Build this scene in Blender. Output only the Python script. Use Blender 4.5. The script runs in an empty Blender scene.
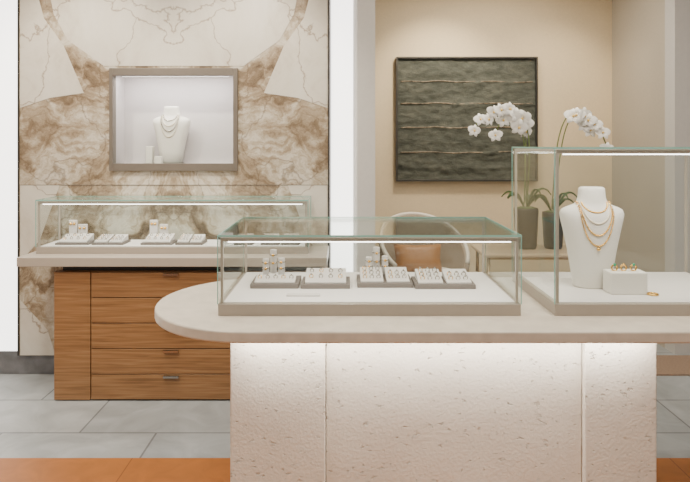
import bpy, bmesh, math, random
from mathutils import Vector, Matrix
random.seed(4)
F=600.0; H=145.0; CZ=1.679
def PX(px,s): return (px-345.0)/s
def PY(s): return F/s
def PZ(py,s): return CZ+(H-py)/s
col=bpy.context.scene.collection

# ---------------------------------------------------------------- materials
def newmat(name):
    m=bpy.data.materials.new(name); m.use_nodes=True
    nt=m.node_tree; b=nt.nodes['Principled BSDF']
    return m,nt,b
def N(nt,t,**k):
    n=nt.nodes.new(t)
    for a,v in k.items():
        if hasattr(n,a): setattr(n,a,v)
    return n
def simple(name,c,rough=.5,metal=0,noise=0.06,scale=30,bump=0.0,emit=0):
    m,nt,b=newmat(name)
    tc=N(nt,'ShaderNodeTexCoord'); no=N(nt,'ShaderNodeTexNoise'); no.inputs['Scale'].default_value=scale
    no.inputs['Detail'].default_value=5
    nt.links.new(tc.outputs['Object'],no.inputs['Vector'])
    r=N(nt,'ShaderNodeValToRGB')
    r.color_ramp.elements[0].position=.3; r.color_ramp.elements[1].position=.7
    r.color_ramp.elements[0].color=(*[x*(1-noise) for x in c],1)
    r.color_ramp.elements[1].color=(*[min(1,x*(1+noise)) for x in c],1)
    nt.links.new(no.outputs['Fac'],r.inputs['Fac']); nt.links.new(r.outputs['Color'],b.inputs['Base Color'])
    b.inputs['Roughness'].default_value=rough; b.inputs['Metallic'].default_value=metal
    if bump:
        bp=N(nt,'ShaderNodeBump'); bp.inputs['Strength'].default_value=bump; bp.inputs['Distance'].default_value=.01
        nt.links.new(no.outputs['Fac'],bp.inputs['Height']); nt.links.new(bp.outputs['Normal'],b.inputs['Normal'])
    if emit:
        b.inputs['Emission Color'].default_value=(*c,1); b.inputs['Emission Strength'].default_value=emit
    return m
def ramp(nt,stops):
    r=N(nt,'ShaderNodeValToRGB'); e=r.color_ramp.elements
    while len(e)<len(stops): e.new(.5)
    for i,(p,c) in enumerate(stops):
        e[i].position=p; e[i].color=(*c,1)
    return r
def mixc(nt,fac,a,b):
    m=N(nt,'ShaderNodeMix'); m.data_type='RGBA'
    for i,v in ((0,fac),(6,a),(7,b)):
        if hasattr(v,'links') or hasattr(v,'is_output'): nt.links.new(v,m.inputs[i])
        else: m.inputs[i].default_value=v if i==0 else (*v,1)
    return m.outputs[2]

M={}
M['wallwhite']=simple('plaster_white',(.76,.73,.68),.8,noise=.02)
M['beige']=simple('plaster_beige',(.71,.575,.385),.85,noise=.03,scale=60,bump=.05)
M['greige']=simple('plaster_greige',(.50,.445,.36),.85,noise=.03,scale=50,bump=.05)
M['pil']=simple('pilaster_paint',(.60,.58,.55),.7,noise=.02)
M['light']=simple('wall_glow_emission',(1,.98,.95),.4,noise=0,emit=3.4)  # emission stands in for cove glow on the white wall
M['led']=simple('led_strip',(1,.96,.9),.4,noise=0,emit=8.0)
M['ceil']=simple('ceiling_paint',(.8,.78,.75),.9,noise=.01)
M['slabtop']=simple('counter_travertine_top',(.62,.56,.475),.4,noise=.09,scale=14)
M['taupe']=simple('taupe_metal',(.17,.145,.12),.4,metal=.2,noise=.03)
M['taupeL']=simple('taupe_lacquer',(.36,.31,.26),.4,noise=.02)
M['taupeT']=simple('taupe_counter_lacquer',(.44,.385,.325),.35,noise=.02)
M['deck']=simple('white_fabric_deck',(.74,.71,.68),.8,noise=.02,scale=200)
M['bust']=simple('ivory_suede',(.78,.75,.69),.75,noise=.02,scale=150,bump=.05)
M['tray']=simple('taupe_suede',(.16,.14,.125),.75,noise=.04,scale=200)
M['pad']=simple('ivory_pad',(.62,.59,.56),.8,noise=.02,scale=200)
M['gold']=simple('gold',(.83,.52,.15),.22,metal=1,noise=.03)
M['silver']=simple('silver',(.42,.39,.35),.2,metal=1,noise=.03)
M['pearl']=simple('pearl',(.80,.72,.58),.2,noise=.05)
M['dark']=simple('dark_metal',(.05,.045,.04),.4,metal=.4)
M['black']=simple('black_ceramic',(.012,.012,.013),.5)
M['edge']=simple('green_glass_edge',(.26,.52,.46),.15,noise=.03)
M['green']=simple('leaf_green',(.08,.14,.04),.5,noise=.2)
M['stem']=simple('stem_green',(.14,.19,.06),.5,noise=.2)
M['petal']=simple('orchid_petal',(.92,.91,.87),.6,noise=.03)
M['lip']=simple('orchid_lip',(.85,.6,.2),.6)
M['cush']=simple('tan_leather',(.34,.16,.055),.5,noise=.1)
M['inset']=simple('desk_leather',(.50,.38,.26),.4,noise=.05)
M['chair']=simple('taupe_boucle',(.33,.26,.19),.9,noise=.12,scale=120,bump=.4)
M['shellw']=simple('ivory_shell',(.72,.66,.57),.6,noise=.03)
M['desk']=simple('desk_lacquer',(.60,.46,.31),.35)
M['brass']=simple('brushed_brass',(.50,.38,.23),.3,metal=1)
M['rug']=simple('wool_rug',(.30,.21,.15),.95,noise=.15,scale=80,bump=.4)
M['emerald']=simple('emerald',(.02,.3,.15),.1)
M['niche']=simple('niche_lining',(.60,.56,.56),.8,noise=.02)

def glassmat():
    m=bpy.data.materials.new('clear_glass'); m.use_nodes=True; nt=m.node_tree
    nt.nodes.clear(); o=N(nt,'ShaderNodeOutputMaterial'); mx=N(nt,'ShaderNodeMixShader')
    t=N(nt,'ShaderNodeBsdfTransparent'); t.inputs[0].default_value=(.98,.992,.986,1)
    g=N(nt,'ShaderNodeBsdfGlossy'); g.inputs['Roughness'].default_value=0.01; g.inputs[0].default_value=(.9,.95,.93,1)
    lw=N(nt,'ShaderNodeLayerWeight'); lw.inputs[0].default_value=.5
    p=N(nt,'ShaderNodeMath',operation='POWER'); p.inputs[1].default_value=5
    a=N(nt,'ShaderNodeMath',operation='MULTIPLY_ADD'); a.inputs[1].default_value=.85; a.inputs[2].default_value=.025
    nt.links.new(lw.outputs['Facing'],p.inputs[0]); nt.links.new(p.outputs[0],a.inputs[0])
    nt.links.new(a.outputs[0],mx.inputs[0]); nt.links.new(t.outputs[0],mx.inputs[1]); nt.links.new(g.outputs[0],mx.inputs[2])
    nt.links.new(mx.outputs[0],o.inputs[0]); return m
M['glass']=glassmat()

def wood():
    m,nt,b=newmat('oak_veneer'); tc=N(nt,'ShaderNodeTexCoord'); mp=N(nt,'ShaderNodeMapping')
    mp.inputs['Scale'].default_value=(1.2,6,28)
    nt.links.new(tc.outputs['Object'],mp.inputs[0]); no=N(nt,'ShaderNodeTexNoise'); no.inputs['Scale'].default_value=2.2
    no.inputs['Detail'].default_value=8; no.inputs['Distortion'].default_value=.6
    nt.links.new(mp.outputs[0],no.inputs['Vector'])
    r=ramp(nt,[(.25,(.17,.082,.032)),(.5,(.29,.147,.06)),(.75,(.40,.22,.10))])
    nt.links.new(no.outputs['Fac'],r.inputs[0]); nt.links.new(r.outputs[0],b.inputs['Base Color'])
    b.inputs['Roughness'].default_value=.45; return m
M['wood']=wood()

def travertine():
    m,nt,b=newmat('white_travertine'); tc=N(nt,'ShaderNodeTexCoord'); mp=N(nt,'ShaderNodeMapping')
    mp.inputs['Scale'].default_value=(1,1,1.6)
    nt.links.new(tc.outputs['Object'],mp.inputs[0])
    no=N(nt,'ShaderNodeTexNoise'); no.inputs['Scale'].default_value=30; no.inputs['Detail'].default_value=5; no.inputs['Roughness'].default_value=.6
    nt.links.new(mp.outputs[0],no.inputs['Vector'])
    r=ramp(nt,[(.30,(0,0,0)),(.37,(1,1,1))]); nt.links.new(no.outputs['Fac'],r.inputs[0])
    n2=N(nt,'ShaderNodeTexNoise'); n2.inputs['Scale'].default_value=3; nt.links.new(mp.outputs[0],n2.inputs['Vector'])
    r2=ramp(nt,[(.3,(.69,.645,.57)),(.7,(.77,.735,.66))]); nt.links.new(n2.outputs['Fac'],r2.inputs[0])
    c=mixc(nt,r.outputs[0],(.58,.53,.45),r2.outputs[0]); nt.links.new(c,b.inputs['Base Color'])
    bp=N(nt,'ShaderNodeBump'); bp.inputs['Strength'].default_value=.8; bp.inputs['Distance'].default_value=.006
    nt.links.new(r.outputs[0],bp.inputs['Height'])
    n3=N(nt,'ShaderNodeTexNoise'); n3.inputs['Scale'].default_value=85; n3.inputs['Detail'].default_value=6; nt.links.new(tc.outputs['Object'],n3.inputs['Vector'])
    b2=N(nt,'ShaderNodeBump'); b2.inputs['Strength'].default_value=.4; b2.inputs['Distance'].default_value=.005
    nt.links.new(n3.outputs['Fac'],b2.inputs['Height']); nt.links.new(bp.outputs[0],b2.inputs['Normal'])
    nt.links.new(b2.outputs[0],b.inputs['Normal']); b.inputs['Roughness'].default_value=.75; return m
M['trav']=travertine()

XC=PX(174,137); ZC=PZ(118,137)
def marble(name,stops,vein,veinamt,radial=False,nscale=1.6,dist=2.0,vs=2.2,vw=.02):
    m,nt,b=newmat(name); tc=N(nt,'ShaderNodeTexCoord'); sp=N(nt,'ShaderNodeSeparateXYZ'); nt.links.new(tc.outputs['Object'],sp.inputs[0])
    def mt(op,a,b_=None,c=None):
        n=N(nt,'ShaderNodeMath',operation=op)
        for i,v in enumerate((a,b_,c)):
            if v is None: continue
            if isinstance(v,(int,float)): n.inputs[i].default_value=v
            else: nt.links.new(v,n.inputs[i])
        return n.outputs[0]
    ax=mt('ABSOLUTE',mt('SUBTRACT',sp.outputs[0],XC)); az=mt('SUBTRACT',sp.outputs[2],ZC)
    cb=N(nt,'ShaderNodeCombineXYZ'); nt.links.new(ax,cb.inputs[0]); nt.links.new(sp.outputs[2],cb.inputs[2])
    src=cb.outputs[0]
    if radial:
        ang=mt('ARCTAN2',az,mt('ADD',ax,.12)); rad=mt('SQRT',mt('ADD',mt('MULTIPLY',ax,ax),mt('MULTIPLY',az,az)))
        c2=N(nt,'ShaderNodeCombineXYZ'); nt.links.new(mt('MULTIPLY',ang,2.0),c2.inputs[0]); nt.links.new(mt('MULTIPLY',rad,.8),c2.inputs[1])
        nd=N(nt,'ShaderNodeTexNoise'); nd.inputs['Scale'].default_value=5; nd.inputs['Detail'].default_value=10; nt.links.new(cb.outputs[0],nd.inputs['Vector'])
        vm=N(nt,'ShaderNodeVectorMath',operation='MULTIPLY_ADD'); vm.inputs[1].default_value=(.6,.6,.6)
        nt.links.new(nd.outputs['Color'],vm.inputs[0]); nt.links.new(c2.outputs[0],vm.inputs[2]); src=vm.outputs[0]
    no=N(nt,'ShaderNodeTexNoise'); no.inputs['Scale'].default_value=nscale; no.inputs['Detail'].default_value=12
    no.inputs['Roughness'].default_value=.7; no.inputs['Distortion'].default_value=dist
    nt.links.new(src,no.inputs['Vector']); r=ramp(nt,stops); nt.links.new(no.outputs['Fac'],r.inputs[0])
    nv=N(nt,'ShaderNodeTexNoise'); nv.inputs['Scale'].default_value=4; nv.inputs['Detail'].default_value=6; nt.links.new(cb.outputs[0],nv.inputs['Vector'])
    va=N(nt,'ShaderNodeVectorMath',operation='MULTIPLY_ADD'); va.inputs[1].default_value=(.4,.4,.4)
    nt.links.new(nv.outputs['Color'],va.inputs[0]); nt.links.new(cb.outputs[0],va.inputs[2])
    vo=N(nt,'ShaderNodeTexVoronoi'); vo.feature='DISTANCE_TO_EDGE'; vo.inputs['Scale'].default_value=vs
    nt.links.new(va.outputs[0],vo.inputs['Vector'])
    rv=ramp(nt,[(0,(veinamt,)*3),(vw,(0,0,0))]); nt.links.new(vo.outputs['Distance'],rv.inputs[0])
    c=mixc(nt,rv.outputs[0],r.outputs[0],vein); nt.links.new(c,b.inputs['Base Color'])
    b.inputs['Roughness'].default_value=.3; return m
M['mbrown']=marble('bookmatched_brown_marble',[(.34,(.10,.065,.038)),(.43,(.235,.172,.11)),(.49,(.37,.295,.205)),(.54,(.49,.425,.325)),(.60,(.65,.60,.51)),(.72,(.40,.365,.305))],(.13,.085,.05),.6,radial=True,nscale=2.4,dist=.35)
M['mcream']=marble('cream_marble',[(.3,(.57,.515,.43)),(.5,(.68,.635,.55)),(.7,(.73,.695,.62))],(.24,.165,.10),.8,nscale=1.5,vs=1.5,vw=.012)

def tiles(name,c1,c2,mortar,w,h,off,ms,rough,loc=(0,0,0),rnd=.1,nsc=4):
    m,nt,b=newmat(name); tc=N(nt,'ShaderNodeTexCoord'); mp=N(nt,'ShaderNodeMapping'); mp.inputs['Location'].default_value=loc
    nt.links.new(tc.outputs['Object'],mp.inputs[0]); br=N(nt,'ShaderNodeTexBrick')
    br.offset=off; br.inputs['Scale'].default_value=1; br.inputs['Brick Width'].default_value=w; br.inputs['Row Height'].default_value=h
    br.inputs['Mortar Size'].default_value=ms; br.inputs['Color1'].default_value=(*c1,1); br.inputs['Color2'].default_value=(*c2,1); br.inputs['Mortar'].default_value=(*mortar,1)
    nt.links.new(mp.outputs[0],br.inputs['Vector'])
    no=N(nt,'ShaderNodeTexNoise'); no.inputs['Scale'].default_value=nsc; no.inputs['Detail'].default_value=8; no.inputs['Distortion'].default_value=1.2
    nt.links.new(tc.outputs['Object'],no.inputs['Vector']); r=ramp(nt,[(.3,(1-rnd,)*3),(.7,(1,1,1))]); nt.links.new(no.outputs['Fac'],r.inputs[0])
    mu=N(nt,'ShaderNodeMix'); mu.data_type='RGBA'; mu.blend_type='MULTIPLY'; mu.inputs[0].default_value=1
    nt.links.new(br.outputs['Color'],mu.inputs[6]); nt.links.new(r.outputs[0],mu.inputs[7]); nt.links.new(mu.outputs[2],b.inputs['Base Color'])
    b.inputs['Roughness'].default_value=rough; return m
M['slate']=tiles('blue_grey_slate_tile',(.38,.41,.43),(.45,.475,.485),(.19,.20,.21),.9,.45,.5,.006,.45,loc=(.2,.1,0),rnd=.3)
M['orange']=tiles('orange_terracotta',(.50,.19,.038),(.40,.135,.025),(.22,.07,.015),.72,.72,0,.003,.5,loc=(.42,.22,0),rnd=.2,nsc=8)
M['base']=simple('grey_stone_skirting',(.17,.17,.18),.4,noise=.25,scale=12)

def artmat():
    m,nt,b=newmat('painted_relief'); tc=N(nt,'ShaderNodeTexCoord'); mp=N(nt,'ShaderNodeMapping'); mp.inputs['Scale'].default_value=(2,1,4)
    nt.links.new(tc.outputs['Object'],mp.inputs[0]); no=N(nt,'ShaderNodeTexNoise'); no.inputs['Scale'].default_value=4; no.inputs['Detail'].default_value=10; no.inputs['Roughness'].default_value=.72
    nt.links.new(mp.outputs[0],no.inputs['Vector']); r=ramp(nt,[(.3,(.03,.033,.024)),(.5,(.06,.064,.049)),(.66,(.095,.096,.074)),(.8,(.17,.14,.10))])
    nt.links.new(no.outputs['Fac'],r.inputs[0]); nt.links.new(r.outputs[0],b.inputs['Base Color'])
    bp=N(nt,'ShaderNodeBump'); bp.inputs['Distance'].default_value=.02; bp.inputs['Strength'].default_value=.8; nt.links.new(no.outputs['Fac'],bp.inputs['Height']); nt.links.new(bp.outputs[0],b.inputs['Normal'])
    b.inputs['Roughness'].default_value=.75; return m
M['art']=artmat()
M['artline']=simple('art_gold_streak',(.17,.13,.085),.6,noise=.8,scale=25,bump=.5)

# ---------------------------------------------------------------- geometry helpers
def group(name,loc):
    e=bpy.data.objects.new(name,None); e.location=loc; e.empty_display_size=.1; col.objects.link(e); return e
def finish(ob,parent=None,mat=None,bevel=0,smooth=False,seg=3):
    if mat: ob.data.materials.append(mat)
    if bevel:
        md=ob.modifiers.new('bevel','BEVEL'); md.width=bevel; md.segments=seg; md.limit_method='ANGLE'
    if smooth:
        for p in ob.data.polygons: p.use_smooth=True
    if parent:
        ob.parent=parent; ob.matrix_parent_inverse=Matrix.Translation(-Vector(parent.location))
    return ob
def fromverts(name,v,f,mat=None,parent=None,bevel=0,smooth=False):
    me=bpy.data.meshes.new(name); me.from_pydata(v,[],f); me.update()
    bm=bmesh.new(); bm.from_mesh(me); bmesh.ops.recalc_face_normals(bm,faces=bm.faces); bm.to_mesh(me); bm.free()
    ob=bpy.data.objects.new(name,me); col.objects.link(ob); return finish(ob,parent,mat,bevel,smooth)
def boxes(name,lst,mat,parent=None,bevel=0):
    v=[];f=[]
    for (x0,x1,y0,y1,z0,z1) in lst:
        b=len(v)
        v+=[(x0,y0,z0),(x1,y0,z0),(x1,y1,z0),(x0,y1,z0),(x0,y0,z1),(x1,y0,z1),(x1,y1,z1),(x0,y1,z1)]
        f+=[tuple(b+i for i in q) for q in ((0,3,2,1),(4,5,6,7),(0,1,5,4),(1,2,6,5),(2,3,7,6),(3,0,4,7))]
    return fromverts(name,v,f,mat,parent,bevel)
def box(name,x0,x1,y0,y1,z0,z1,mat,parent=None,bevel=0): return boxes(name,[(x0,x1,y0,y1,z0,z1)],mat,parent,bevel)
def prism(name,pts,z0,z1,mat,parent=None,bevel=0):
    n=len(pts); v=[(x,y,z0) for x,y in pts]+[(x,y,z1) for x,y in pts]
    f=[tuple(range(n))[::-1],tuple(range(n,2*n))]+[(i,(i+1)%n,n+(i+1)%n,n+i) for i in range(n)]
    return fromverts(name,v,f,mat,parent,bevel)
def loft(name,secs,mat,parent=None,n=32,power=2.0,smooth=True):
    v=[];f=[]
    for (cx,cy,z,rx,ry) in secs:
        for i in range(n):
            a=2*math.pi*i/n; c,s=math.cos(a),math.sin(a)
            v.append((cx+rx*math.copysign(abs(c)**(2/power),c),cy+ry*math.copysign(abs(s)**(2/power),s),z))
    m=len(secs)
    for k in range(m-1):
        for i in range(n):
            j=(i+1)%n; f.append((k*n+i,k*n+j,(k+1)*n+j,(k+1)*n+i))
    f.append(tuple(range(n))[::-1]); f.append(tuple(range((m-1)*n,m*n)))
    return fromverts(name,v,f,mat,parent,0,smooth)
def cyl(name,x,y,z0,z1,r,mat,parent=None,n=24):
    b=min(r,z1-z0)*.12
    return loft(name,[(x,y,z0,r-b,r-b),(x,y,z0+b,r,r),(x,y,z1-b,r,r),(x,y,z1,r-b,r-b)],mat,parent,n,2.0,False)
def tube(name,pts,r,mat,parent=None,cyclic=False,m=8):
    P_=[Vector(p) for p in pts]; n=len(P_); v=[];f=[]
    up=None
    for i in range(n):
        if cyclic: d=P_[(i+1)%n]-P_[i-1]
        else: d=P_[min(n-1,i+1)]-P_[max(0,i-1)]
        d.normalize()
        if up is None:
            up=Vector((0,0,1)) if abs(d.z)<.9 else Vector((1,0,0))
        a=d.cross(up); a.normalize(); b=a.cross(d); b.normalize(); up=b
        for k in range(m):
            t=2*math.pi*k/m; v.append(tuple(P_[i]+a*r*math.cos(t)+b*r*math.sin(t)))
    for i in range(n if cyclic else n-1):
        j=(i+1)%n
        for k in range(m):
            l=(k+1)%m; f.append((i*m+k,i*m+l,j*m+l,j*m+k))
    if not cyclic: f.append(tuple(range(m))[::-1]); f.append(tuple(range((n-1)*m,n*m)))
    return fromverts(name,v,f,mat,parent,0,True)
def spheres(name,pts,mat,parent=None,sub=1):
    bm=bmesh.new()
    for (x,y,z,r) in pts:
        bmesh.ops.create_icosphere(bm,subdivisions=sub,radius=r,matrix=Matrix.Translation((x,y,z)))
    me=bpy.data.meshes.new(name); bm.to_mesh(me); bm.free(); ob=bpy.data.objects.new(name,me); col.objects.link(ob)
    return finish(ob,parent,mat,0,True)
def area(name,loc,sx,sy,power,c=(1,.93,.84),rot=(0,0,0),parent=None):
    l=bpy.data.lights.new(name,'AREA'); l.shape='RECTANGLE'; l.size=sx; l.size_y=sy; l.energy=power; l.color=c
    o=bpy.data.objects.new(name,l); o.location=loc; o.rotation_euler=rot; col.objects.link(o)
    if parent: o.parent=parent; o.matrix_parent_inverse=Matrix.Translation(-Vector(parent.location))
    return o
def spot(name,loc,target,power,size=60,c=(1,.90,.74),blend=.8,r=.04):
    g=group('recessed_downlight',loc)
    cyl('housing',loc[0],loc[1],loc[2],3.3,.06,M['dark'],g)
    l=bpy.data.lights.new(name,'SPOT'); l.energy=power; l.spot_size=math.radians(size); l.spot_blend=blend; l.color=c; l.shadow_soft_size=r
    o=bpy.data.objects.new(name,l); o.location=(loc[0],loc[1],loc[2]-.05); col.objects.link(o)
    o.rotation_euler=(Vector(target)-Vector(o.location)).to_track_quat('-Z','Y').to_euler()
    o.parent=g; o.matrix_parent_inverse=Matrix.Translation(-Vector(loc)); return o

# ---------------------------------------------------------------- room shell
SW=135.8; YW=PY(SW); YB=PY(101)
YO=PY(186.4)
XP=PX(375,SW)
CE=3.3
XR=PX(612,101)
box('floor',-3.4,3.9,YO,YB+.2,-.1,0,M['slate'])
box('floor_orange',-3.4,3.9,-2.5,YO,-.1,0.0,M['orange'])
box('ceiling',-3.4,3.9,-2.5,YB+.2,CE,CE+.1,M['ceil'])
box('wall_left',-3.4,-3.2,YO-1,YW,0,CE,M['wallwhite'])
nx0,nx1=PX(112,137),PX(234,137); nz0,nz1=PZ(164,137),PZ(74,137)
T=.12
boxes('wall_partition',[(-3.4,nx0,YW,YW+T,0,CE),(nx1,XP,YW,YW+T,0,CE),(nx0,nx1,YW,YW+T,0,nz0),(nx0,nx1,YW,YW+T,nz1,CE)],M['pil'])
box('wall_back',XP-1.2,XR,YB,YB+.2,0,CE,M['beige'])
YR=PY(121)
box('wall_right',XR,XR+.15,YR,YB,0,CE,M['greige'])
box('wall_right_return',XR,3.9,YR-.15,YR,0,CE,M['pil'])
box('baseboard_left',-3.2,XP,YW-.015,YW,0,PZ(350,SW),M['base'])
box('baseboard_back',XP-1.2,XR,YB-.015,YB,0,.12,M['wallwhite'])
box('wall_glow_left',-2.75,PX(19,SW),YW-.02,YW,PZ(350,SW),CE,M['light'])  # bright wall strips beside the marble, their glow put in as emission
box('wall_glow_right',PX(331,SW),PX(353,SW),YW-.02,YW,PZ(350,SW),CE,M['light'])
box('trim_pilaster',PX(357,SW),XP,YW-.03,YW,0,CE,M['pil'])

# marble panel
g=group('marble_wall_panel',(XC,YW-.02,1.6))
px0,px1=PX(20,137),PX(328,137); pz0=PZ(355,137); YP=YW-.045
boxes('stone_slab',[(px0,nx0,YP,YW,pz0,CE),(nx1,px1,YP,YW,pz0,CE),(nx0,nx1,YP,YW,pz0,nz0),(nx0,nx1,YP,YW,nz1,CE)],M['mbrown'],g)
boxes('dark_edge',[(px0-.012,px0,YP-.008,YW,pz0,CE),(px1,px1+.012,YP-.008,YW,pz0,CE)],M['dark'],g)
def inlay(name,pts,mat):
    q=[(PX(x,137.1),PZ(y,137.1)) for x,y in pts]; n=len(q)
    v=[(x,YP-.003,z) for x,z in q]+[(x,YP,z) for x,z in q]
    f=[tuple(range(n)),tuple(range(n,2*n))[::-1]]+[(i,(i+1)%n,n+(i+1)%n,n+i) for i in range(n)]
    fromverts(name,v,f,mat,g)
def mir(pts): return [(348-x,y) for x,y in pts][::-1]
top=[(40,-60),(54,14),(68,40),(104,66),(109,66),(239,66),(244,66),(280,40),(294,14),(308,-60)]
inlay('cream_inlay_top',top,M['mcream'])
sd=[(20.5,-20),(34,-20),(44,18),(64,46),(84,93),(50,98),(20.5,108)]
inlay('cream_inlay_side_1',sd,M['mcream']); inlay('cream_inlay_side_2',mir(sd),M['mcream'])
lo=[(20.5,185),(60,185),(40,240),(20.5,262)]
inlay('cream_inlay_low_1',lo,M['mcream']); inlay('cream_inlay_low_2',mir(lo),M['mcream'])
inlay('cream_inlay_foot',[(20.5,300),(48,330),(56,355),(20.5,355)],M['mcream'])
z_=PZ(185,137); box('slab_joint',px0,px1,YP-.0035,YP,z_-.002,z_+.002,M['taupe'],g)

def bust(name,cx,cy,z0,h,w,parent=None):
    pr=[(0,.27,.20),(.02,.29,.22),(.2,.33,.24),(.4,.385,.26),(.58,.45,.27),(.68,.49,.26),(.735,.505,.24),(.775,.48,.20),(.80,.40,.17),(.825,.29,.15),(.85,.235,.145),(.90,.215,.14),(.96,.205,.14),(.985,.20,.135),(1,.17,.11)]
    g=parent or group(name,(cx,cy,z0+h/2))
    loft('torso',[(cx,cy,z0+p[0]*h,p[1]*w,p[2]*w) for p in pr],M['bust'],g,40,2.3)
    def surf(x,z):
        t=(z-z0)/h
        for a,b in zip(pr,pr[1:]):
            if a[0]<=t<=b[0]:
                u=(t-a[0])/(b[0]-a[0]); hw=(a[1]+(b[1]-a[1])*u)*w; hd=(a[2]+(b[2]-a[2])*u)*w
                q=min(.98,abs(x)/hw); return cy-hd*(1-q**2.3)**(1/2.3)
        return cy
    return g,surf
def necklace(nm,g,surf,cx,zt,A,D,mat,r,n=46,pend=False):
    pts=[]
    for i in range(n):
        a=math.pi*i/(n-1); x=A*math.cos(a); z=zt-D*math.sin(a)
        pts.append((cx+x,surf(x,z)-r*.6,z,r))
    spheres(nm,pts,mat,g,1)
    if pend:
        z=zt-D-r*3; spheres(nm+'_pendant',[(cx,surf(0,z)-.004,z,r*2.0)],mat,g,2)

# niche display
g=group('wall_display_niche',((nx0+nx1)/2,YW,(nz0+nz1)/2)); ND=YW+.20
boxes('lining',[(nx0,nx1,ND,ND+.02,nz0-.02,nz1+.02),(nx0,nx0+.004,YP,ND,nz0,nz1),(nx1-.004,nx1,YP,ND,nz0,nz1),(nx0,nx1,YP,ND,nz1-.004,nz1),(nx0,nx1,YP,ND,nz0-.004,nz0)],M['niche'],g)
fo=YW-.07
fx0,fx1,fz0,fz1=PX(109,138),PX(237.5,138),PZ(171,138),PZ(68,138)
ix0,ix1,iz0,iz1=PX(112.5,138),PX(233,138),PZ(163.5,138),PZ(75.5,138)
boxes('metal_frame',[(fx0,ix0,fo,YW,fz0,fz1),(ix1,fx1,fo,YW,fz0,fz1),(ix0,ix1,fo,YW,fz0,iz0),(ix0,ix1,fo,YW,iz1,fz1)],M['taupe'],g,.002)
box('front_glass',ix0,ix1,fo+.01,fo+.016,iz0,iz1,M['glass'],g)
box('led_strip',nx0+.05,nx1-.05,YW+.02,YW+.03,nz1-.012,nz1-.005,M['led'],g)
area('niche_light',((nx0+nx1)/2,YW-.01,nz1-.02),nx1-nx0-.1,.05,5.0,(1,.94,.91),(0.5,0,0),g)
bz=nz0
nbx=PX(171.5,133)
bg,sf=bust('necklace_bust',nbx,PY(132.8),bz,.43,.28)
for i,(A,D) in enumerate(((.05,.045),(.058,.085),(.066,.125),(.07,.165))):
    necklace('strand_%d'%i,bg,sf,nbx,bz+.43*.845,A,D,M['pearl'] if i%2 else M['silver'],.005,36)
box('jewelry_block',PX(148,133),PX(154.5,133),YW+.04,YW+.10,bz,bz+.13,M['bust'],None,.004)
box('jewelry_block',PX(157,135),PX(164,135),YW-.04,YW+.0,bz,bz+.055,M['bust'],None,.004)
# ---------------------------------------------------------------- glass cases
def case(name,x0,x1,y0,y1,z0,bh,z1,ledp=4):
    g=group(name,((x0+x1)/2,(y0+y1)/2,z0+bh/2))
    box('plinth',x0,x1,y0,y1,z0,z0+bh,M['taupeL'],g,.002)
    box('deck',x0+.02,x1-.02,y0+.02,y1-.02,z0+bh,z0+bh+.004,M['deck'],g)
    zb=z0+bh; t=.006
    box('glass_front',x0,x1,y0,y0+t,zb,z1,M['glass'],g); box('glass_rear',x0,x1,y1-t,y1,zb,z1,M['glass'],g)
    box('glass_left',x0,x0+t,y0+t,y1-t,zb,z1,M['glass'],g); box('glass_right',x1-t,x1,y0+t,y1-t,zb,z1,M['glass'],g)
    box('glass_top',x0,x1,y0,y1,z1,z1+.008,M['glass'],g)
    e=.003
    boxes('glass_edges',[(x0-e,x1+e,y0-e,y0,z1,z1+.008),(x0-e,x1+e,y1,y1+e,z1,z1+.008),
        (x0-e,x0,y0,y1,z1,z1+.008),(x1,x1+e,y0,y1,z1,z1+.008),
        (x0-e,x0,y0-e,y0+.002,zb,z1),(x1,x1+e,y0-e,y0+.002,zb,z1),(x0-e,x0,y1,y1+e,zb,z1),(x1,x1+e,y1,y1+e,zb,z1)],M['edge'],g)
    p=.011; o=.009
    boxes('posts',[(a,a+p,b,b+p,zb,z1-.004) for a in (x0+o,x1-o-p) for b in (y0+o,y1-o-p)],M['taupeT'],g)
    boxes('top_rails',[(x0+o+p,x1-o-p,y0+o,y0+o+.014,z1-.020,z1-.003),(x0+o+p,x1-o-p,y1-o-.014,y1-o,z1-.018,z1-.003)],M['taupeT'],g)
    box('led_bar',x0+.04,x1-.04,y0+o+.002,y0+o+.012,z1-.025,z1-.0205,M['led'],g)
    area('case_light',((x0+x1)/2,y0+.05,z1-.03),x1-x0-.1,.03,ledp,(1,.95,.88),(.5,0,0),g)
    return zb+.004
SF=234.6; SR=187.0; ZT=.95
cz=case('glass_display_case',PX(218,SF),PX(521,SF),PY(SF),PY(SR),ZT,.05,PZ(237,SF),1.8)
cz2=case('glass_display_case',PX(555,SF),1.83,PY(SF),PY(SR),ZT,.05,PZ(149,SF),2.4)
SB=149.4
cz3=case('glass_display_case',PX(36,SB),PX(308,SB),PY(SB),PY(138.5),ZT,.045,PZ(201,SB),2.7)

# ---------------------------------------------------------------- front counter
def slab_pts(xl,xr,y0,y1,n=28,ax=None):
    c=(y0+y1)/2; ry=(y1-y0)/2; ax=ax or ry; pts=[]
    for i in range(n+1):
        a=math.pi/2+math.pi*i/n; pts.append((xl+ax+ax*math.cos(a),c+ry*math.sin(a)))
    pts+= [(xr,y0),(xr,y1)]; return pts
g=group('stone_display_counter',(.6,2.8,.5))
xl=PX(158,214)
prism('countertop',slab_pts(xl,2.3,PY(256),PY(181)),ZT-.048,ZT,M['slabtop'],g,.008)
sb=238
bx0,bx1=PX(230,sb),PX(657,sb); m0,m1=PX(326,sb),PX(584,sb)
yb=PY(sb)
box('base_block_1',bx0,m0-.003,yb,yb+.5,0,ZT-.049,M['trav'],g,.006)
box('base_block_2',m0,m1,yb+.025,yb+.5,0,ZT-.049,M['trav'],g,.003)
box('base_block_3',m1+.003,bx1,yb,yb+.5,0,ZT-.049,M['trav'],g,.006)
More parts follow.
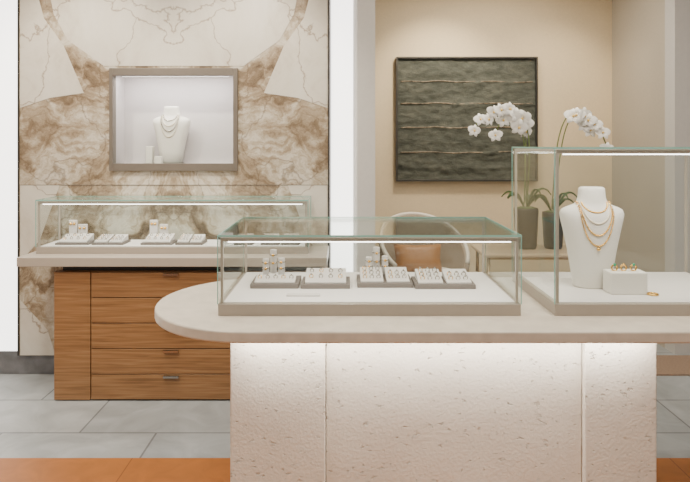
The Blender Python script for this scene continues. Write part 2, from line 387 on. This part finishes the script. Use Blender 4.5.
box('led_channel',bx0+.02,bx1-.02,yb-.06,yb-.05,ZT-.056,ZT-.0485,M['led'],g)
area('under_counter_light',((bx0+bx1)/2,yb-.075,ZT-.06),bx1-bx0-.05,.03,11,(1,.93,.83),(0.25,0,0),g)

# ---------------------------------------------------------------- back counter with drawers
g=group('drawer_display_counter',(-1.1,4.1,.5))
kx0,kx1=PX(18,153.7),PX(327,153.7)
box('countertop',kx0,kx1,PY(154.5),YW-.06,ZT-.06,ZT,M['taupeT'],g,.004)
cx0,cx1=PX(55,152),PX(325,152); yc=PY(152.5)
box('shadow_gap',cx0+.03,cx1-.03,yc+.06,YW-.09,ZT-.11,ZT-.06,M['dark'],g)
box('plinth',cx0+.03,cx1-.03,yc+.05,YW-.09,0,.03,M['dark'],g)
zt=ZT-.105
zb=.008
box('carcass',cx0,cx1,yc+.022,YW-.08,zb,zt,M['wood'],g)
box('side_door',cx0,PX(91,152),yc,yc+.021,zb,zt,M['wood'],g,.002)
n=5; hh=(zt-zb)/n; dx0=PX(92,152)
mid=(PX(252,152))
for i in range(n):
    for j,(a,b) in enumerate(((dx0,mid),(mid+.006,cx1))):
        box('drawer_%d_%d'%(i,j),a,b,yc,yc+.021,zb+i*hh+.003,zb+(i+1)*hh-.003,M['wood'],g,.002)
        hx=(a+b)/2 
        boxes('handle_%d_%d'%(i,j),[(hx-.05,hx+.05,yc-.018,yc,zb+(i+1)*hh-.010,zb+(i+1)*hh-.006),(hx-.05,hx+.05,yc-.020,yc-.016,zb+(i+1)*hh-.020,zb+(i+1)*hh-.006)],M['silver'],g)

# ---------------------------------------------------------------- jewelry sets
def ring(x,y,z,r,axis='y'):
    pts=[]
    for k in range(14):
        a=2*math.pi*k/14; c,s_=r*math.cos(a),r*math.sin(a)
        pts.append((x+c,y,z+s_) if axis=='y' else (x+c,y+s_,z))
    return pts
def tray(px0,px1,s,z,d,kind=0,parent_name='jewelry_tray',t=.022,stands=()):
    x0,x1=PX(px0,s),PX(px1,s); yc=PY(s); g=group(parent_name,((x0+x1)/2,yc,z))
    box('tray_base',x0,x1,yc-d/2,yc+d/2,z,z+t,M['tray'],g,.003)
    w=x1-x0; zp=z+t
    def pad(a,b,y0,y1,h0,h1,nm):
        v=[(a,y0,zp),(b,y0,zp),(b,y1,zp),(a,y1,zp),(a,y0,zp+h0),(b,y0,zp+h0),(b,y1,zp+h1),(a,y1,zp+h1)]
        fromverts(nm,v,[(0,3,2,1),(4,5,6,7),(0,1,5,4),(1,2,6,5),(2,3,7,6),(3,0,4,7)],M['pad'],g,.002)
    items=[]; rings=[]
    if kind==0:
        for k in range(2):
            a=x0+w*(.06+.47*k); b=a+w*.41
            pad(a,b,yc-d*.42,yc+d*.42,.008,.04,'pad_%d'%k)
            for r in range(3):
                for c in range(3):
                    if k==1 and r==2: continue
                    u=.2+.3*r; xx,yy,zz=a+(b-a)*(.2+.3*c),yc-d*.42+d*.84*u,zp+.008+.032*u
                    rings.append((xx,yy,zz+.006,w*.034)); items.append((xx,yy-.002,zz+.006+w*.038,w*.019))
    elif kind==1:
        pad(x0+w*.08,x0+w*.92,yc-d*.42,yc+d*.42,.008,.045,'pad')
        for c in range(4):
            for r in range(2):
                u=.3+.4*r; xx,yy,zz=x0+w*(.2+.2*c),yc-d*.42+d*.84*u,zp+.008+.037*u
                rings.append((xx,yy,zz+.007,w*.038)); items.append((xx,yy-.002,zz+.007+w*.042,w*.021))
    else:
        pad(x0+w*.08,x0+w*.92,yc-d*.42,yc+d*.05,.008,.022,'pad')
        for c in range(5):
            xx,yy,zz=x0+w*(.17+.165*c),yc-d*.2,zp+.014
            rings.append((xx,yy,zz+.007,w*.038)); items.append((xx,yy-.002,zz+.007+w*.042,w*.021))
    spheres('stones',items,M['silver'],g,2)
    for k,(a,b,c,r) in enumerate(rings):
        tube('ring_%d'%k,ring(a,b,c,r),r*.24,M['gold'] if (k%3==0) else M['silver'],g,True,5)
    for k,(px,ss,h) in enumerate(stands):
        x,y=PX(px,ss),PY(ss); r=.0165; z_=zp
        cyl('stand_%d'%k,x,y,z_,z_+h,r,M['pad'],g)
        for q in (.45,.78):
            tube('stand_band_%d'%k,ring(x,y,z_+h*q,r*1.04,'z'),.0034,M['silver'],g,True,6)
            spheres('stand_stone_%d'%k,[(x,y-r*1.15,z_+h*q,.0075)],M['gold'],g,2)
    return g
z=cz
tray(253,300,206,z,.19,2,stands=((266,200,.085),(273.5,196,.12),(281.5,200,.09)))
tray(302,350,207,z,.17,1)
tray(357,411,204.5,z,.20,0,stands=((369,197,.085),(376.5,195,.13),(385,197,.09)))
tray(413,472,207,z,.18,0)
box('price_card',PX(287,222),PX(320,222),PY(223)-.02,PY(223)+.02,z,z+.006,M['pad'],None,.001)
z=cz3
for a,b,k in ((60,93,1),(96,127,0),(144,175,1),(178,205,0)): tray(a,b,144.5,z,.15,k,t=.014)
for a,b,h_ in ((68,76,.15),(77,86,.12),(149,157,.15),(159,167,.12)):
    x0,x1=PX(a,142),PX(b,142); g=group('earring_stand',((x0+x1)/2,PY(142)+.03,z))
    y=PY(144.5)+.085; box('upright',x0,x1,y,y+.02,z,z+h_,M['pad'],g,.004)
    spheres('earrings',[(x0+.016,y-.004,z+h_-.025,.010),(x1-.016,y-.004,z+h_-.025,.010)],M['gold'],g,2)
for a in (236,262,282):
    tray(a,a+18,144.5,z,.15,1,t=.014)

bx,by=PX(591.5,209),PY(209)
bg,sf=bust('necklace_bust',bx,by,cz2,.475,.30)
for i,(A,D,p,mk) in enumerate(((.060,.045,0,'gold'),(.067,.095,0,'pearl'),(.074,.15,0,'gold'),(.080,.20,1,'gold'))):
    necklace('necklace_strand_%d'%i,bg,sf,bx,cz2+.475*.85,A,D,M[mk],.0043,64,p)
s=222; g=group('ring_display_block',(PX(629,s),PY(s),cz2))
x0,x1=PX(611,s),PX(648,s); box('block',x0,x1,PY(s),PY(s)+.09,cz2,cz2+.10,M['bust'],g,.006)
for i,u in enumerate((.2,.45,.72)):
    x=x0+(x1-x0)*u; y=PY(s)+.04; zz=cz2+.10
    pts=[(x+.013*math.cos(a),y,zz+.014+.013*math.sin(a)) for a in [2*math.pi*k/20 for k in range(20)]]
    tube('gold_ring_%d'%i,pts,.004,M['gold'],g,True)
    spheres('stone_%d'%i,[(x,y-.002,zz+.028,.007)],M['emerald'] if i%2==0 else M['gold'],g,2)
x=PX(655,224)
pts=[(x+.022*math.cos(a),PY(224)+.02+.022*math.sin(a),cz2+.005) for a in [2*math.pi*k/24 for k in range(24)]]
tube('gold_bracelet',pts,.004,M['gold'],None,True)

# ---------------------------------------------------------------- artwork
sa=102.5; g=group('wall_artwork',(PX(467,sa),YB-.04,PZ(119,sa)))
ax0,ax1,az0,az1=PX(398,sa),PX(537,sa),PZ(180,sa),PZ(58,sa); ya=YB-.06
boxes('frame',[(ax0-.015,ax0,ya-.01,YB-.001,az0-.015,az1+.015),(ax1,ax1+.015,ya-.01,YB-.001,az0-.015,az1+.015),(ax0,ax1,ya-.01,YB-.001,az0-.015,az0),(ax0,ax1,ya-.01,YB-.001,az1,az1+.015)],M['dark'],g)
nx,nz=90,90; v=[];f=[]
ridge=[PZ(y,sa) for y in (82,104,128,153,168)]
from mathutils import noise as mn
for j in range(nz+1):
    for i in range(nx+1):
        x=ax0+(ax1-ax0)*i/nx; zz=az0+(az1-az0)*j/nz
        d=.010*mn.noise(Vector((x*4,0,zz*9)))+.008*mn.noise(Vector((x*14,3,zz*20)))
        for rz in ridge:
            q=(zz-rz-.015*mn.noise(Vector((x*5,rz,0))))/.014
            d+=.009*math.exp(-q*q)*(.6+.8*mn.noise(Vector((x*6,rz*3,2))))
        v.append((x,ya+.02-d,zz))
for j in range(nz):
    for i in range(nx):
        a=j*(nx+1)+i; f.append((a,a+1,a+nx+2,a+nx+1))
fromverts('relief_canvas',v,f,M['art'],g,0,True)
for k,rz in enumerate(ridge[:4]):
    pts=[]
    for i in range(60):
        x=ax0+.03+(ax1-ax0-.06)*i/59; pts.append((x,ya+.016+.008*mn.noise(Vector((x*9,k,0))),rz+.015*mn.noise(Vector((x*5,rz,0)))+.008))
    tube('streak_%d'%k,pts,.006,M['artline'],g)

# ---------------------------------------------------------------- lounge chair
s=114; cx=PX(424,s); cy=PY(s); g=group('lounge_chair',(cx,cy,.5))
def shell(name,r0,r1,zb,ztf,a0,a1,mat,th=.05,n=36):
    v=[];f=[]
    for i in range(n+1):
        u=i/n; a=math.radians(a0+(a1-a0)*u); zt=ztf(u)
        ca,sa_=math.cos(a),math.sin(a)
        v+=[(cx+r0*ca,cy+r0*.85*sa_,zb),(cx+r1*ca,cy+r1*.9*sa_,zt),(cx+(r1-th)*ca,cy+(r1-th)*.9*sa_,zt),(cx+(r0-th)*ca,cy+(r0-th)*.85*sa_,zb)]
    for i in range(n):
        b=4*i
        for q in range(4): f.append((b+q,b+(q+1)%4,b+4+(q+1)%4,b+4+q))
    f+=[(0,1,2,3),(4*n+3,4*n+2,4*n+1,4*n)]
    return fromverts(name,v,f,mat,g,.012,True)
A0,A1=-20,225
prof=lambda u:.66+.37*math.sin(math.pi*min(1,max(0,u)))**1.1
shell('curved_back',.36,.40,.38,prof,A0,A1,M['chair'])
pts=[]
for i in range(33):
    u=i/32; a=math.radians(A0+(A1-A0)*u); pts.append((cx+.38*math.cos(a),cy+.38*.9*math.sin(a),prof(u)+.008))
tube('shell_rim',pts,.018,M['shellw'],g)
loft('seat',[(cx,cy-.05,.36,.30,.29),(cx,cy-.05,.40,.335,.33),(cx,cy-.05,.53,.335,.33),(cx,cy-.05,.57,.28,.28)],M['shellw'],g,36,2.6)
def pillow(name,c,w,h,d,rx,mat,parent):
    n=14; v=[];f=[]
    for sgn in (1,-1):
        for j in range(n+1):
            for i in range(n+1):
                u=2*i/n-1; t=2*j/n-1
                th=d*(max(0,(1-u**4)*(1-t**4)))**.6
                p=Vector((u*w/2*(1-.08*(1-abs(t))),sgn*-th/2,t*h/2*(1-.08*(1-abs(u)))))
                p=Matrix.Rotation(rx,3,'X')@p; v.append(tuple(p+Vector(c)))
    m=(n+1)**2
    for k in range(2):
        for j in range(n):
            for i in range(n):
                a=k*m+j*(n+1)+i; f.append((a,a+1,a+n+2,a+n+1))
    return fromverts(name,v,f,mat,parent,0,True)
pillow('cushion',(cx-.05,cy+.02,.68),.42,.26,.16,-.45,M['cush'],g)
for sx in (-1,1):
    for sy in (-1,1):
        tube('leg_%d_%d'%(sx,sy),[(cx+sx*.22,cy-.05+sy*.2,.37),(cx+sx*.25,cy-.05+sy*.23,.0)],.014,M['brass'],g)

# ---------------------------------------------------------------- desk
s0,s1=124,112; g=group('writing_desk',(PX(530,s0),5.0,.4))
dx0,dx1=PX(484,s0),PX(610,s0); dy0,dy1=PY(s0),PY(s1)
box('desktop',dx0,dx1,dy0,dy1,.77,.795,M['desk'],g,.008)
box('leather_inset',dx0+.08,dx1-.08,dy0+.06,dy1-.06,.795,.797,M['inset'],g)
for a in (dx0+.05,dx1-.05):
    for b in (dy0+.05,dy1-.05):
        tube('leg',[(a,b,.77),(a,b,0)],.014,M['brass'],g)
boxes('under_rail',[(dx0+.05,dx1-.05,dy0+.045,dy0+.055,.745,.77),(dx0+.05,dx1-.05,dy1-.055,dy1-.045,.745,.77)],M['brass'],g)
for a in (dx0+.05,dx1-.05): tube('stretcher',[(a,dy0+.05,.12),(a,dy1-.05,.12)],.010,M['brass'],g)
tube('stretcher_long',[(dx0+.05,dy1-.05,.12),(dx1-.05,dy1-.05,.12)],.010,M['brass'],g)

# ---------------------------------------------------------------- orchids
s=117; oy=PY(s); zd=.797
def bez(p,n=24):
    out=[]
    for i in range(n+1):
        t=i/n; q=[Vector(a) for a in p]
        while len(q)>1: q=[q[k].lerp(q[k+1],t) for k in range(len(q)-1)]
        out.append(q[0])
    return out
def P(px,py,dy=0): 
    return (PX(px,s),oy+dy,PZ(py,s))
def orchid(pxc,pytop,r,stems,ranges,nl):
    ox=PX(pxc,s); g=group('potted_orchid',(ox,oy,1.1)); ztp=PZ(pytop,s)
    loft('planter',[(ox,oy,zd,r*.75,r*.7),(ox,oy,zd+.02,r*.85,r*.8),(ox,oy,ztp-.02,r,r*.95),(ox,oy,ztp,r*.97,r*.92)],M['black'],g,32,3)
    loft('moss',[(ox,oy,ztp,r*.9,r*.85),(ox,oy,ztp+.012,r*.6,r*.5)],M['green'],g,24,2)
    for i in range(nl):
        a=i*2.4+.4; dx,dy=math.cos(a),math.sin(a)*.6; L,W,up=.19,.032,.10+.03*(i%3); base=(ox+.02*math.cos(a),oy,ztp)
        v=[];f=[]; n=10
        for k in range(n+1):
            t=k/n; w=W*math.sin(math.pi*min(.98,max(.06,t))**.8)
            x=base[0]+dx*L*t; y=base[1]+dy*L*t; zz=base[2]+up*math.sin(t*2.4)
            v+=[(x-dy*w,y+dx*w,zz+.012),(x,y,zz),(x+dy*w,y-dx*w,zz+.012)]
        for k in range(n):
            b=3*k; f+=[(b,b+1,b+4,b+3),(b+1,b+2,b+5,b+4)]
        ob=fromverts('leaf_%d'%i,v,f,M['green'],g,0,True); md=ob.modifiers.new('t','SOLIDIFY'); md.thickness=.004
    bmP=bmesh.new(); lips=[]
    def flower(c,size,dirv):
        d=Vector(dirv).normalized(); q=d.to_track_quat('Z','Y').to_matrix()
        roll=random.uniform(-.3,.3)
        for k in range(5):
            a=math.pi/2+roll+k*2*math.pi/5; L=size*(.55 if k in(1,4) else .5); W=size*(.28 if k in(1,4) else .16)
            vs=[]; n=6
            for i in range(n+1):
                t=i/n; w=W*math.sin(math.pi*(t*.9+.07))**.7
                rr=L*t; zz=.10*size*math.sin(t*3)
                for sg in (-1,0,1):
                    p=Vector((rr*math.cos(a)-sg*w*math.sin(a),rr*math.sin(a)+sg*w*math.cos(a),zz-(abs(sg))*.04*size))
                    vs.append(bmP.verts.new(q@p+Vector(c)))
            for i in range(n):
                b=3*i
                for o in (0,1):
                    fc=bmP.faces.new((vs[b+o],vs[b+o+1],vs[b+o+4],vs[b+o+3])); fc.smooth=True
        lips.append((*(Vector(c)+d*size*.1),size*.09))
    for k,st in enumerate(stems):
        b=bez(st,30); tube('stem_%d'%k,[tuple(x) for x in b],.0055,M['stem'],g)
        rng=ranges[k]
        for i in range(*rng):
            p=b[i]; off=Vector((random.uniform(-.02,.02),-.03,random.uniform(-.05,.01)))
            flower(p+off,.145-.035*(i-rng[0])/15,(random.uniform(-.7,.7),-1,random.uniform(-.3,.3)))
    me=bpy.data.meshes.new('blossoms'); bmP.to_mesh(me); bmP.free(); ob=bpy.data.objects.new('blossoms',me); col.objects.link(ob); finish(ob,g,M['petal'])
    spheres('blossom_lips',lips,M['lip'],g,1)
orchid(526,208,.098,[[P(524,205),P(526,150),P(530,98),P(500,96),P(472,128,-.05)],
    [P(527,205),P(528,160),P(540,110),P(512,98),P(498,130,.05)],
    [P(529,205,.02),P(520,160,.03),P(537,116,.06),P(522,103,.06),P(525,134,.06)]],[(14,31,2),(18,31,3),(20,31,3)],7)
orchid(553,212,.085,[[P(552,209),P(556,160),P(552,92),P(588,90),P(605,146,-.03)],
    [P(554,209),P(560,165),P(560,104),P(580,98),P(594,136,.04)]],[(18,31,2),(23,31,3)],6)

box('area_rug',XP+.3,3.6,PY(137.5),YR-.2,0,.012,M['rug'])

# ---------------------------------------------------------------- lights
WC=(1,.925,.79)
for (x,y,p) in ((-1.6,1.6,47),(1.2,1.4,47),(-1.4,3.2,30),(1.5,3.6,26),(1.3,5.0,30)):  # unseen ceiling panels with area lights, added as soft fill for the room
    g=group('added_fill_panel',(x,y,CE-.02)); box('fill_panel_frame',x-.62,x+.62,y-.32,y+.32,CE-.02,CE,M['wallwhite'],g)
    area('fill_light',(x,y,CE-.03),1.2,.6,p,WC,(0,0,0),g)
spot('wash_1',(-1.9,3.3,3.24),(-1.9,YW,1.9),105,75)
spot('wash_2',(-.7,3.3,3.24),(-.7,YW,1.9),105,75)
spot('art_wash',(.9,4.9,3.24),(.9,YB,1.9),110,80,(1,.88,.67))
spot('art_wash2',(2.2,4.7,3.24),(2.0,YB,1.8),55,75,(1,.88,.67))
spot('chair_spot',(.7,4.4,3.24),(.72,5.3,.7),60,45)
spot('counter_spot',(.3,2.5,3.24),(.3,2.9,1),75,42)
spot('counter_spot',(1.2,2.4,3.24),(1.25,2.9,1),70,42)
spot('case_spot',(-1.3,3.6,3.24),(-1.3,4.1,1),50,50)
spot('floor_spot',(-1.8,2.6,3.24),(-1.6,3.0,0),110,80)
w=bpy.data.worlds.new('World'); bpy.context.scene.world=w; w.use_nodes=True
w.node_tree.nodes['Background'].inputs[0].default_value=(1,.94,.85,1); w.node_tree.nodes['Background'].inputs[1].default_value=.44

# ---------------------------------------------------------------- camera
cam=bpy.data.cameras.new('camera'); co=bpy.data.objects.new('camera',cam); col.objects.link(co)
co.location=(0,0,CZ); co.rotation_euler=(math.pi/2,0,0)
cam.sensor_fit='HORIZONTAL'; cam.sensor_width=36; cam.lens=F/690*36; cam.shift_y=-(241-H)/690
cam.clip_start=.05
bpy.context.scene.camera=co
